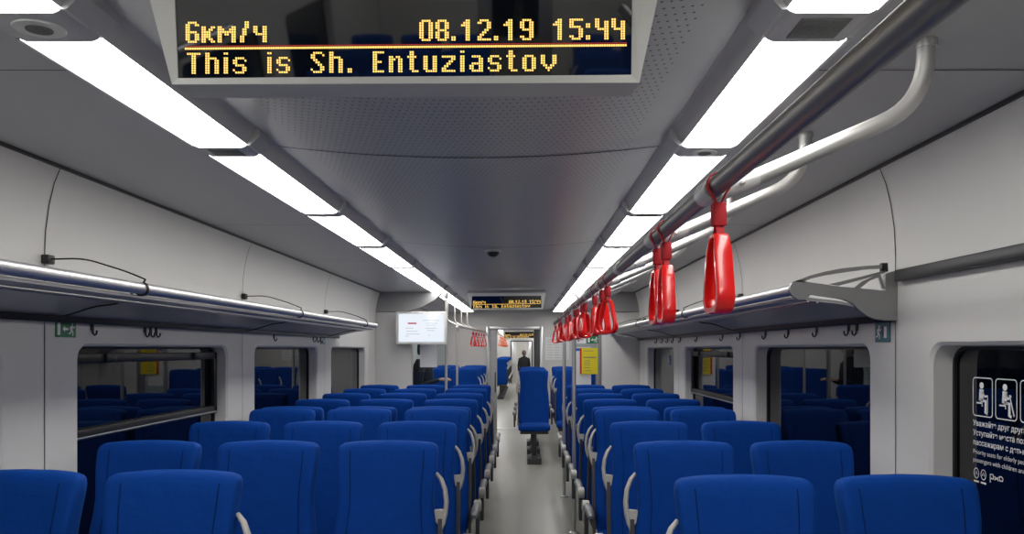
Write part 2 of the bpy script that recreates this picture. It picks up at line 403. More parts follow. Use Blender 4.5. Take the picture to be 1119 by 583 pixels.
# ------------------------------------------------------------------ ceiling lights
LZ = 2.348
# y-boundaries of the light panels (front end, rear end), measured
LB = [(-6.9, -5.8), (-5.68, -4.6), (-4.48, -3.4), (-3.28, -2.0),  (-1.88, -0.72), (-0.6, 0.42), (0.55, 1.545), (1.688, 2.578), (2.70, 3.83), (3.935, 5.04), (5.16, 6.36), (6.46, 7.60), (7.70, 8.85), (8.95, 10.1), (10.2, 11.4), (11.5, 12.7), (12.8, 14.0)]
def ceiling_light(side, i, a, b, label):
    sg = -1 if side == 'left' else 1
    xo, xi = (-1.182, -0.995) if side == 'left' else (0.755, 0.565)     # outer, inner edge of the lit face
    xw = XC+sg*0.74                                                      # where the centre panel begins
    t = thing('ceiling_light', label, 'light', ((xo+xi)/2, (a+b)/2, LZ), 0, 'ceiling light panels of the %s row' % side)
    ox, oy, oz = (xo+xi)/2, (a+b)/2, LZ
    L = (b-a)/2
    mb = MB(); q = [(xo-ox, 0.0), (xo-ox-sg*0.02, 0.004), (xi-ox+sg*0.02, 0.004), (xi-ox, 0.0)]
    hw = abs(xo-xi)/2; dp = [(-hw, 0.02), (-hw, 0.003), (-hw+0.004, -0.001), (-hw+0.016, -0.006), (hw-0.016, -0.006), (hw-0.004, -0.001), (hw, 0.003), (hw, 0.02)]
    mb.prism([(x, -L, z) for x, z in dp], (0, 2*L, 0))
    mb.build('diffuser', M['diff'], t)
    nx = b+0.13
    if i+1 < len(LB): nx = LB[i+1][0]
    # curved inner reflector up to the centre panel
    mb = MB(); pr = []
    for k in range(7):
        f = k/6; pr.append((xi-ox+(xw-xi)*f, 0.004+0.058*math.sin(f*math.pi/2)**1.3))
    for p, r in zip(pr[:-1], pr[1:]): mb.quad((p[0], -L, p[1]), (r[0], -L, r[1]), (r[0], L, r[1]), (p[0], L, p[1]))
    mb.quad((pr[-1][0], -L, pr[-1][1]), (pr[-1][0], L, pr[-1][1]), (pr[-1][0], L, 0.10), (pr[-1][0], -L, 0.10))
    bmesh.ops.remove_doubles(mb.bm, verts=mb.bm.verts, dist=1e-5)
    mb.build('reflector', M['house'], t)
    mb = MB().box(min(xo-ox, xo-ox+sg*0.012), max(xo-ox, xo-ox+sg*0.012), -L, L, -0.004, 0.03, 0.002)
    mb.build('edge_strip', M['house'], t)
    # joint block between this panel and the next
    e = L+(nx-b)
    x1, x2, x3 = xo-ox+sg*0.012, xi-ox-sg*0.012, xw-ox-sg*0.006
    prof = [(x1, 0.0)]+[(x, z-0.0025) for x, z in (dp[1:-1] if sg > 0 else dp[1:-1][::-1])][::-1]+[(x2, 0.0), (x3, 0.034), (x3, 0.09), (x1, 0.09)]
    mb = MB().prism([(x, L, z) for x, z in prof], (0, e-L, 0))
    jb = mb.build('end_block', M['house'], t)
    cx, cy = (xo+xi)/2-ox, (L+e)/2
    g = (e-L)*0.34
    if (i % 2 == 0) == (side == 'left'):
        MB().lathe([(g*0.95, -0.0125), (g*1.0, -0.0095), (g*0.98, -0.006)], (cx, cy, 0), 24, sx=1.15).build('downlight_rim', M['bezel'], jb)
        MB().lathe([(g*0.5, -0.0145), (g*0.55, -0.008)], (cx, cy, 0), 20, sx=1.15).build('downlight_lens', M['grille'], jb)
    else:
        MB().box(cx-0.055, cx+0.055, cy-g, cy+g, -0.0115, -0.006, 0.001).build('speaker_grille', M['grille'], jb)
vis = [i for i, (a, b) in enumerate(LB) if b > 1.2]
for side in ('left', 'right'):
    for i, (a, b) in enumerate(LB):
        if i in vis: lab = '%s lit ceiling panel from the camera in the %s row of lights' % (ORD[vis.index(i)], side)
        else: lab = '%s lit ceiling panel behind the camera in the %s row of lights' % (ORD[vis[0]-1-i], side)
        ceiling_light(side, i, a, b, lab)
for side, x in (('left', -1.0), ('right', 0.57)):
    t = thing('ceiling_light', 'long %s light strip on the ceiling of the next coach' % side, 'light', (x, 23, 2.42))
    MB().box(-0.1, 0.1, -7, 13.8, -0.02, -0.004, 0.004).build('diffuser', M['diff'], t)  # lengthened past the far end wall, added to brighten the space behind it
    MB().box(-0.13, 0.13, -7.05, 13.85, -0.012, -0.0, 0.003).build('frame', M['house'], t)

# ------------------------------------------------------------------ seats
ZPR = [(0.40, .205, .10), (0.47, .216, .115), (0.60, .222, .12), (0.75, .221, .115), (0.86, .214, .105), (0.93, .204, .098), (0.99, .200, .094),
       (1.05, .203, .094), (1.10, .208, .094), (1.15, .2125, .092), (1.178, .2135, .088), (1.195, .2115, .078), (1.205, .206, .062), (1.212, .194, .036)]
def yc(z): return -0.17*((1.21-z)/0.8)**1.15 if z < 1.21 else 0.0
def lerp(z):
    for a, b in zip(ZPR[:-1], ZPR[1:]):
        if a[0] <= z <= b[0]:
            f = (z-a[0])/(b[0]-a[0]); return a[1]+(b[1]-a[1])*f, a[2]+(b[2]-a[2])*f
    return ZPR[-1][1:]
def wing(z): return 0.034*min(1, max(0.25, 1-abs(z-1.08)/0.35))
def crown(x, z): return 0.012*(1-(x/0.21)**2) if z > 1.14 else 0.0
def backrest():
    mb = MB(); rs = []; N = 40; n = 4.6
    for z, hw, th in ZPR:
        r = []
        for q in range(N):
            a = 2*math.pi*q/N; ca, sa = math.cos(a), math.sin(a)
            x = hw*math.copysign(abs(ca)**(2/n), ca); y = th/2*math.copysign(abs(sa)**(2/n), sa)
            wv = wing(z)*abs(x/hw)**3
            y -= wv if sa < 0 else wv*0.55
            zz = z+crown(x, z)*min(1, max(0, (z-1.14)/0.05))
            r.append((x, yc(z)+y, zz))
        rs.append(r)
    mb.rings(rs)
    return mb
def front_y(x, z):
    hw, th = lerp(z); n = 4.6
    return yc(z)-th/2*(1-min(.999, abs(x/hw))**n)**(1/n)-wing(z)*abs(x/hw)**3
def make_seat(side):        # aisle side: -1, +1, or 0 for a seat without handle
    t = thing('passenger_seat', 'blue fabric seat', 'seat')
    bk = backrest().build('backrest', M['fabric'], t)
    for sx in (-1, 1):
        pth = []
        for k in range(9):
            z = 0.62+0.565*k/8; x = sx*lerp(z)[0]*0.74
            pth.append((x, front_y(x, z)-0.0008, z+crown(x, z)*min(1, max(0, (z-1.14)/0.05))))
        MB().tube(pth, 0.0021, 5).build('seam', M['fabric_seam'], bk)
    # cushion: rounded, with a rolled front edge
    mb = MB(); rs = []
    for y, hw, zt, zb in ((-0.20, .205, .465, .385), (-0.23, .222, .475, .375), (-0.35, .226, .470, .37), (-0.46, .227, .475, .37), (-0.53, .225, .478, .372), (-0.565, .220, .465, .385), (-0.58, .20, .445, .40)):
        r = []
        for q in range(24):
            a = 2*math.pi*q/24; ca, sa = math.cos(a), math.sin(a)
            r.append((hw*math.copysign(abs(ca)**.42, ca), y, (zt+zb)/2+(zt-zb)/2*math.copysign(abs(sa)**.5, sa)))
        rs.append(r)
    mb.rings(rs).build('seat_cushion', M['fabric'], t)
    MB().box(-.20, .20, -.53, -.14, .335, .376, .012).build('seat_pan', M['darkgrey'], t)
    mb = MB().box(-.035, .035, -.40, -.30, .02, .34, .01).box(-.05, .05, -.52, -.18, 0.0, .022, .006)
    mb.build('pedestal', M['darkgrey'], t)
    sd = side if side else 1
    x = sd*(0.283 if side else 0.2505); k_ = 1.2 if side else 1.0
    arm = MB().tube([(x, -.16, .60), (x, -.25, .62), (x, -.40, .622), (x, -.46, .615), (x, -.475, .605)], [.016*k_, .022*k_, .023*k_, .022*k_, .012*k_], 12, sy=.95).build('armrest', M['bracket' if side else 'darkgrey'], t)
    MB().box(x-.012, x+.012, -.20, -.13, .40, .62, .004).build('arm_support', M['darkgrey'], arm)
    if side:
        s = side
        MB().lathe([(.03, -.026), (.038, -.022), (.038, .018), (.032, .022)], (x, -.135, .60), 18, axis='x').build('arm_pivot', M['handle'], arm)
        pth = [(s*.206, -.03, 1.088), (s*.228, -.035, 1.062), (s*.245, -.042, 1.02), (s*.252, -.050, .97), (s*.248, -.056, .92), (s*.240, -.062, .88), (s*.229, -.068, .845)]
        h = MB().tube(pth, [.0075, .0095, .0105, .0108, .0105, .009, .004], 10, sy=1.5, up=(1, 0, 0)).build('grab_handle', M['handle'], t)
        MB().prism([(s*.196, -.072, .935), (s*.243, -.066, .938), (s*.243, -.066, .905), (s*.225, -.070, .87), (s*.196, -.074, .90)], (0, .024, 0)).build('mount', M['handle'], h)
        MB().prism([(s*.218, -.07, .90), (s*.236, -.07, .90), (s*.240, -.19, .42), (s*.224, -.19, .42)], (0, .05, 0)).build('side_frame', M['darkgrey'], t)
    return t
proto = {}
def seat(side, y, x, face, label, group):
    # face: -1 faces the camera, +1 faces away. side is the aisle side in the world (+1 right, -1 left, 0 none)
    loc_side = side if face < 0 else -side
    if loc_side not in proto:
        o = make_seat(loc_side); proto[loc_side] = o
    else: o = dup(proto[loc_side])
    o.location = (x, y, 0); o.rotation_euler = (0, 0, 0 if face < 0 else math.pi)
    o['label'] = label; o['group'] = group
    return o
RX = (0.683, 1.188); LX = (-0.585, -1.100, -1.612)
ROWS = [2.27, 3.12, 3.97, 4.82, 4.985, 5.73, 6.50, 7.25, 8.0]
PR = ['aisle', 'window']; PL = ['aisle', 'middle', 'window']
for r, y in enumerate(ROWS):
    f = -1 if r < 4 else 1
    jit = random.uniform(-.006, .006)
    fc = 'facing the camera' if f < 0 else 'facing away'
    for k, x in enumerate(RX):
        seat(-1 if k == 0 else 0, y+jit, x, f, 'blue %s seat %s, right side of coach, %s row from camera' % (PR[k], fc, ORD[r]), 'blue seats right of the aisle')
    for k, x in enumerate(LX):
        yy, xx = y, x
        if r == 0:
            if k == 0: continue
            yy = 2.36; xx = x-0.035
            seat(1 if k == 1 else 0, yy, xx, f, 'blue %s seat facing the camera, left side of coach, nearest row' % ['', 'aisle', 'window'][k], 'blue seats left of the aisle')
            continue
        seat(1 if k == 0 else 0, yy-jit, xx, f, 'blue %s seat %s, left side of coach, %s row from camera' % (PL[k], fc, ORD[r]), 'blue seats left of the aisle')
# end section (seats on a low plinth), two left and three right
def raised(o):
    o.location.z = 0.09
    MB().box(-.10, .10, -.54, -.15, -.09, .003, .008).build('plinth', M['darkgrey'], o)
for r, y in enumerate((10.8+0.55, 12.15, 12.95, 13.75)):
    for k, x in enumerate((-0.935, -1.45)):
        o = seat(1 if k == 0 else 0, y, x, -1, 'blue %s seat beyond the vestibule on the left, %s row' % (PR[k], ORD[r]), 'blue seats beyond the vestibule'); raised(o)
for r, y in enumerate((10.62, 11.5, 12.4)):
    for k, x in enumerate((0.14, 0.695, 1.195)):
        yy = y+(0.35 if k else 0)
        o = seat(-1 if k < 2 else 0, yy, x, -1, 'blue %s seat beyond the vestibule on the right, %s row' % (PL[k], ORD[r]), 'blue seats beyond the vestibule'); raised(o)
# behind the camera
for r, y in enumerate((-2.6, -3.5, -4.4, -5.3)):
    for k, x in enumerate((0.683, 1.188, -0.585, -1.1, -1.612)):
        seat(-1 if k == 0 else (1 if k == 2 else 0), y, x, 1, 'blue seat behind the camera, %s row, %s from the right wall' % (ORD[r], ORD[[1, 0, 2, 3, 4][k]]), 'blue seats behind the camera')
for r in range(8):
    y = 23.0+r*0.9
    for k, x in enumerate((-0.77, -1.35)):
        o = seat(1 if k == 0 else 0, y, x, 1, 'blue %s seat in the next coach, left side, %s row beyond the door' % (PR[k] if k == 0 else 'inner', ORD[r]), 'blue seats in the next coach'); raised(o)
    seat(-1, y, 0.70, 1, 'blue aisle seat in the next coach, right side, %s row beyond the door' % ORD[r], 'blue seats in the next coach')

# ------------------------------------------------------------------ overhead grab rail, brackets, straps
RXX, RZ = 0.437, EYE+0.37
def fillet(pts, rad, n=6):
    P = [Vector(p) for p in pts]; out = [P[0]]
    for i in range(1, len(P)-1):
        a = (P[i-1]-P[i]).normalized(); b = (P[i+1]-P[i]).normalized()
        p0 = P[i]+a*rad; p1 = P[i]+b*rad
        for k in range(n+1):
            f = k/n; out.append(p0*(1-f)**2+P[i]*2*f*(1-f)+p1*f*f)
    out.append(P[-1]); return out
t = thing('grab_rail', 'long steel grab rail running overhead along the right of the aisle', 'grab rail', (RXX, 0, RZ))
MB().tube([(0, -0.8, 0), (0, 10.4, 0)], 0.0225, 20).build('rail_tube', M['rail'], t)
BY = [1.70, 2.43, 3.30, 4.15, 5.0, 5.85, 6.7, 7.55, 8.4]
for y in BY:
    pth = [(0.022, y, 0.0)]+[tuple(p) for p in fillet([(0.12, y, 0.038), (0.505, y, 0.205), (0.513, y, 0.362)], 0.11, 8)]
    br = MB().tube(pth, 0.0205, 16).build('bracket_tube', M['steel'], t)
    MB().lathe([(.023, 0.34), (.0235, 0.345), (.0235, 0.366)], (0.513, y, 0), 16).build('flange', M['steel'], br)
    cl = MB().lathe([(.0245, -.045), (.0275, -.041), (.0275, .041), (.0245, .045)], (0, y, 0), 20, axis='y').build('clamp', M['clamp'], t)
    MB().tube([(0.015, y, 0.003), (0.11, y, 0.032)], [0.0255, 0.0235], 14).build('socket', M['clamp'], cl)
    MB().lathe([(.006, .001), (.006, .006), (.003, .008)], (0.07, y-0.028, 0.012), 10, axis='z').build('screw', M['steel'], cl)
MB().lathe([(.0225, 10.39), (.0235, 10.395), (.016, 10.415)], (0, 0, 0), 16, axis='y').build('end_cap', M['black'], t)

def strap_proto(mring, mweb, rr=0.0230):
    """origin at the rail centre; the ring plane contains local Y before yaw"""
    t = thing('hand_strap', 'red strap', 'hand strap')
    # webbing loop round the rail, then into the sleeve
    loop = []
    for k in range(13):
        a = math.radians(-50+280*k/12); loop.append(((rr+0.003)*math.cos(a), 0, (rr+0.003)*math.sin(a)))
    loop = [(0.004, 0, -0.046)]+loop+[(-0.004, 0, -0.046)]
    MB().band(loop, 0.020, 0.003, (0, 1, 0), closed=False).build('webbing', mweb, t)
    sl = MB().box(-.0155, .0155, -.0135, .0135, -.095, -.042, .004).build('sleeve', mweb, t)
    h = bpy.data.objects.new('handle', None)
    # lower webbing: two strips spreading to the ring's top bar
    path = [(0, 0.004, -0.093), (0, 0.014, -0.110), (0, 0.019, -0.124), (0, 0.0, -0.128), (0, -0.019, -0.124), (0, -0.014, -0.110), (0, -0.004, -0.093)]
    MB().band(path, 0.018, 0.003, (1, 0, 0), closed=False).build('lower_webbing', mweb, t)
    # teardrop ring
    P = []; zt, zb, hb = -0.117, -0.283, 0.046
    side = [(0.0, zt), (0.014, zt+0.0), (0.0225, zt-0.010), (0.029, zt-0.04), (0.037, zt-0.08), (hb, zt-0.12), (hb+0.001, zt-0.140), (hb-0.006, zb+0.009), (hb-0.018, zb+0.001), (hb-0.033, zb), (0.0, zb)]
    pts = side+[(-x, z) for x, z in side[-2:0:-1]]
    th = []
    for y, z in pts: th.append(0.010 if z > zb+0.03 else 0.017)
    MB().band([(0, y, z) for y, z in pts], [0.040 if z < zt-0.03 else 0.034 for y, z in pts], th, (1, 0, 0), closed=True).build('ring', mring, t)
    return t
sp = strap_proto(M['red'], M['redweb'])
# (y along rail, yaw deg)
STR = [(1.62, 3), (2.22, 0), (2.355, 4), (3.78, 55), (4.02, 30), (4.47, 5), (5.18, -50), (5.42, 20), (5.95, 18), (6.15, -35), (6.9, 10), (7.4, -48), (8.15, 30), (8.6, -40), (9.0, 20), (10.05, 55)]
for i, (y, a) in enumerate(STR):
    lab = '%s red hand strap from the camera on the right overhead rail' % ORD[i]
    loc = (RXX, y, RZ)
    if i == 0: sp.location = loc; o = sp
    else: o = dup(sp, loc)
    # yaw only the ring and webbing below the rail
    o['label'] = lab; o['group'] = 'red straps on the right rail'
    for ch in o.children:
        n = ch.name.split('.')[0]
        if n in ('ring', 'lower_webbing', 'sleeve'): ch.rotation_euler = (0, 0, math.radians(a))
# left rail beyond the vestibule
ra, rb = Vector((-0.985, 10.55, EYE+0.335)), Vector((-0.78, 14.42, EYE+0.335))
t = thing('grab_rail', 'steel grab rail beyond the left vestibule poles', 'grab rail', (0, 0, 0))
MB().tube([ra, rb], 0.017, 12).build('rail_tube', M['steel'], t)
for k in range(4):
    p = ra.lerp(rb, 0.12+0.2*k)
    MB().tube(fillet([p, (p.x-0.22, p.y, p.z+0.10), (p.x-0.22, p.y, ZC)], 0.06), 0.013, 10).build('bracket_tube', M['steel'], t)
for k in range(5):
    p = ra.lerp(rb, 0.50+0.11*k)
    o = dup(sp, p, None, '%s red hand strap along the far left rail' % ORD[k], 'red straps on the far left rail')
    for ch in o.children:
        if ch.name.split('.')[0] in ('ring', 'lower_webbing', 'sleeve'): ch.rotation_euler = (0, 0, math.radians(60+13*k))
    o.location.y -= 0.05
# next coach rail; warm light is put into the colour of its red straps
t = thing('grab_rail', 'steel grab rail on the left in the next coach', 'grab rail', (-0.62, 0, 1.98))
MB().tube([(0, 16.2, 0), (0, 27, 0)], 0.018, 10).build('rail_tube', M['steel'], t)
mb = MB()
for y in (17, 20, 23, 26): mb = MB().tube([(0, y, 0.01), (0, y, 0.44)], 0.012, 8); mb.build('bracket_tube', M['steel'], t)
so = strap_proto(M['orange'], M['orange']); so.location = (-0.62, 18.6, 1.98)
for k in range(9):
    o = so if k == 0 else dup(so, (-0.62, 18.6+0.75*k, 1.98))
    o['label'] = '%s red hand strap tinted orange as by warm light in the next coach beyond the door' % ORD[k]; o['group'] = 'red straps tinted orange in the next coach'
    for ch in o.children:
        if ch.name.split('.')[0] in ('ring', 'lower_webbing', 'sleeve'): ch.rotation_euler = (0, 0, math.radians(80))
# vertical poles
def pole(x, y, z1, label):
    t = thing('grab_pole', label, 'pole', (x, y, 0))
    MB().tube([(0, 0, 0.012), (0, 0, z1)], 0.0175, 16).build('pole_tube', M['steel'], t)
    MB().lathe([(.045, 0), (.045, .008), (.024, .02)], n=20).build('base_flange', M['steel'], t)
    MB().lathe([(.023, z1-.07), (.025, z1-.066), (.025, z1-.004), (.019, z1)], n=16).build('top_collar', M['alu'], t)
pole(RXX, 6.34, RZ-0.02, 'nearer steel pole under the right overhead rail')
pole(RXX, 7.90, RZ-0.02, 'farther steel pole under the right overhead rail')
pole(-1.005, 9.26, ZC-0.001, 'steel pole at the right edge of the wall monitor')
pole(-0.985, 10.55, RZ-0.04, 'steel pole that carries the far left grab rail')

# ------------------------------------------------------------------ luggage racks
def rack(side, x, sgn, ya, yb, brk, label):
    # sgn -1 left wall, +1 right wall. profile measured out from the wall
    W = lambda d: x-sgn*d
    t = thing('luggage_rack', label, 'luggage rack', (0, 0, 0))
    tx, tz = W(0.385), EYE+0.238
    MB().tube([(tx, ya, tz), (tx, yb, tz)], 0.0235, 20).build('front_tube', M['alu'], t)
    prof = [(0.372, 1.822), (0.352, 1.812), (0.30, 1.806), (0.22, 1.797), (0.14, 1.782), (0.06, 1.762), (0.006, 1.750)]
    up = [(d, z+0.012) for d, z in prof][::-1]
    pts = [(W(d), ya, z) for d, z in prof+up]
    sh = MB().prism(pts, (0, yb-ya, 0)).build('shelf', M['shelf'], t)
    mb = MB()
    for d, z in ((0.345, 1.8095), (0.31, 1.806)):
        xs = sorted((W(d-0.004), W(d+0.004))); mb.box(xs[0], xs[1], ya, yb, z-0.006, z+0.001, 0.001)
    mb.build('bright_bead', M['alu'], sh)
    xs = sorted((W(0.002), W(0.03))); MB().box(*xs, ya, yb, 1.728, 1.765, 0.004).build('wall_rail', M['chan'], t)
    for y in brk:
        p = fillet([(W(0.01), y, 1.975), (W(0.16), y, 1.978), (W(0.33), y, 1.925), (W(0.40), y, 1.895)], 0.05, 4)
        rg = []
        for k in range(13):
            a = math.radians(70-280*k/12); rg.append(Vector((tx-sgn*0.0265*math.cos(a), y, tz+0.0265*math.sin(a))))
        lo = fillet([(W(0.345), y, 1.835), (W(0.30), y, 1.80), (W(0.20), y, 1.788), (W(0.10), y, 1.755), (W(0.012), y, 1.735)], 0.03, 3)
        b = MB().band(p+rg+lo, 0.012, 0.006, (0, 1, 0), closed=False).build('support_arm', M['chan'], t)
        xs = sorted((W(0.0), W(0.03))); MB().box(*xs, y-0.022, y+0.022, 1.955, 1.992, 0.005).build('wall_mount', M['black'], b)
        MB().lathe([(.0245, -.016), (.0262, -.014), (.0262, .014), (.0245, .016)], (tx, y+0.012, tz), 18, axis='y').build('collar', M['alu'], b)
    MB().lathe([(.0235, -0.002), (.0255, 0), (.0255, .022), (.019, .032)], (tx, yb, tz), 18, axis='y').build('tube_cap', M['alu'], t)
    return t
rack('left', XL, -1, -1.2, 7.30, (0.85, 2.85, 4.85, 6.85), 'aluminium luggage rack along the left wall above the windows')
rk = rack('right', XR, 1, 2.85, 9.17, (4.85, 6.85, 8.7), 'aluminium luggage rack along the right wall above the windows')
# shaped end plate of the right rack
yq = 2.835
def q(cx, cy):
    u, v = 840+cx/4.01, 270+cy/4.01
    p = px(u, v, yq); return (min(p.x, XR-0.001), p.y, p.z)
ep = MB()
low = [(95, 170), (105, 152), (130, 142), (155, 146), (176, 152), (300, 170), (512, 190), (512, 118), (540, 106), (578, 104), (578, 320), (520, 320), (470, 314), (430, 299), (395, 272), (365, 242), (330, 228), (185, 205), (175, 218), (155, 229), (130, 228), (105, 212), (94, 190)]
ep.prism([q(*p) for p in low], (0, 0.022, 0))
bo = ep.build('end_plate', M['bracket'], rk)
top_o = [(112, 150), (180, 124), (250, 105), (320, 92), (380, 85), (440, 80), (505, 76)]
top_i = [(505, 92), (440, 95), (390, 101), (320, 111), (250, 122), (190, 136), (150, 152)]
MB().prism([q(*p) for p in top_o+top_i], (0, 0.02, 0)).build('end_arch', M['bracket'], bo)
MB().prism([q(*p) for p in [(270, 160), (400, 130), (512, 100), (512, 112), (405, 142), (310, 168)]], (0, 0.012, 0)).build('end_strut', M['bracket'], bo)
MB().prism([q(*p) for p in [(375, 178), (410, 150), (470, 122), (490, 118), (512, 180), (500, 182), (484, 130), (440, 148), (400, 180)]], (0, 0.012, 0)).build('end_strut', M['bracket'], bo)
MB().prism([q(*p) for p in [(497, 68), (522, 68), (524, 106), (497, 106)]], (0, 0.02, 0)).build('wall_mount', M['black'], bo)
# coat hooks
def hook(x, sgn, y, label, grp):
    W = lambda d: x-sgn*d
    t = thing('coat_hook', label, 'hook', (x, y, 1.72), 0, grp)
    xs = sorted((0, -sgn*0.006))
    MB().box(*xs, -0.011, 0.011, -0.02, 0.022, 0.002).build('plate', M['black'], t)
    MB().tube([(-sgn*0.004, 0, 0.0), (-sgn*0.006, 0, -0.030), (-sgn*0.014, 0, -0.040), (-sgn*0.022, 0, -0.034), (-sgn*0.024, 0, -0.018)], 0.0042, 8).build('prong', M['black'], t)
n = 0
for u in (928, 937, 893, 862, 837, 809, 790, 762, 744, 736, 730, 724, 718):
    hook(XR, 1, XR*F/(u-U0), '%s dark coat hook from the camera under the right rack' % ORD[n], 'coat hooks under the right rack'); n += 1
n = 0
for u in (100, 158, 164, 170, 299, 342, 346, 350):
    hook(XL, -1, XL*F/(u-U0), '%s dark coat hook from the camera under the left rack' % ORD[n], 'coat hooks under the left rack'); n += 1

# ------------------------------------------------------------------ LED displays
G = {
'6': ['.####.', '##..##', '##....', '##....', '#####.', '##..##', '##..##', '##..##', '.####.'],
'к': ['......', '......', '##..##', '##.##.', '####..', '####..', '####..', '##.##.', '##..##'],
'м': ['........', '........', '##....##', '###..###', '########', '##.##.##', '##....##', '##....##', '##....##'],
'/': ['..##', '..##', '..##', '.##.', '.##.', '.##.', '##..', '##..', '##..'],
'ч': ['......', '......', '##..##', '##..##', '##..##', '.#####', '....##', '....##', '....##'],
'0': ['.####.', '##..##', '##..##', '##..##', '##..##', '##..##', '##..##', '##..##', '.####.'],
'8': ['.####.', '##..##', '##..##', '##..##', '.####.', '##..##', '##..##', '##..##', '.####.'],
'.': ['..', '..', '..', '..', '..', '..', '..', '##', '##'],
'1': ['..##', '.###', '####', '..##', '..##', '..##', '..##', '..##', '..##'],
'2': ['.####.', '##..##', '....##', '....##', '...##.', '..##..', '.##...', '##....', '######'],
'9': ['.####.', '##..##', '##..##', '##..##', '.#####', '....##', '....##', '##..##', '.####.'],
'5': ['######', '##....', '##....', '#####.', '....##', '....##', '....##', '##..##', '.####.'],
':': ['..', '..', '##', '##', '..', '..', '..', '##', '##'],
'4': ['##....', '##.##.', '##.##.', '##.##.', '######', '...##.', '...##.', '...##.', '...##.'],
'T': ['######', '..##..', '..##..', '..##..', '..##..', '..##..', '..##..', '..##..', '..##..'],
'h': ['##....', '##....', '#####.', '##..##', '##..##', '##..##', '##..##', '##..##', '##..##'],
'i': ['##', '..', '##', '##', '##', '##', '##', '##', '##'],
's': ['......', '......', '.####.', '##...#', '##....', '.####.', '....##', '#...##', '.####.'],
'S': ['.####.', '##...#', '##....', '.##...', '..##..', '...##.', '....##', '#...##', '.####.'],
'E': ['#####', '##...', '##...', '##...', '####.', '##...', '##...', '##...', '#####'],
'n': ['......', '......', '##.##.', '###.##', '##..##', '##..##', '##..##', '##..##', '##..##'],
't': ['.##..', '.##..', '####.', '.##..', '.##..', '.##..', '.##..', '.##..', '..###'],
'u': ['......', '......', '##..##', '##..##', '##..##', '##..##', '##..##', '##..##', '.#####'],
'z': ['......', '......', '######', '....##', '...##.', '..##..', '.##...', '##....', '######'],
'a': ['......', '......', '.####.', '....##', '....##', '.#####', '##..##', '##..##', '.#####'],
'o': ['......', '......', '.####.', '##..##', '##..##', '##..##', '##..##', '##..##', '.####.'],
'v': ['.......', '.......', '##...##', '##...##', '##...##', '##...##', '.##.##.', '..###..', '...#...'],
}
G['4'] = ['##....', '##..##', '##..##', '##..##', '.#####', '....##', '....##', '....##', '....##']
LINE1 = [('6', 202.5), ('к', 220), ('м', 237.5), ('/', 262), ('ч', 276.5), ('0', 458), ('8', 475.5), ('.', 493), ('1', 503.5), ('2', 521.5), ('.', 539.5), ('1', 550), ('9', 568), ('1', 604), ('5', 622), (':', 640), ('4', 650), ('4', 668)]
x = 204.0; LINE2 = []
for ch in 'This is Sh. Entuziastov':
    if ch == ' ': x += 17.4; continue
    LINE2.append((ch, x)); x += (len(G[ch][0])+2)*2.515
YD = 1.36
SC = YD/F                               # metres per pixel at the near display
TILT, ROLL = math.radians(16), math.radians(0.45)
D_POS = px(441, 83.8, YD)
D_MAT = Matrix.Translation(D_POS) @ Matrix.Rotation(ROLL, 4, 'Y') @ Matrix.Rotation(TILT, 4, 'X')
D_INV = D_MAT.inverted()
def on_screen(u, v, yl=0.0):             # point of the tilted display face (local x, z) seen at a photo pixel
    o = D_INV @ Vector((0, 0, EYE)); d = D_INV.to_3x3() @ Vector(((u-U0)/F, 1, (V0-v)/F))
    k = (yl-o.y)/d.y; p = o+d*k; return p.x, p.z
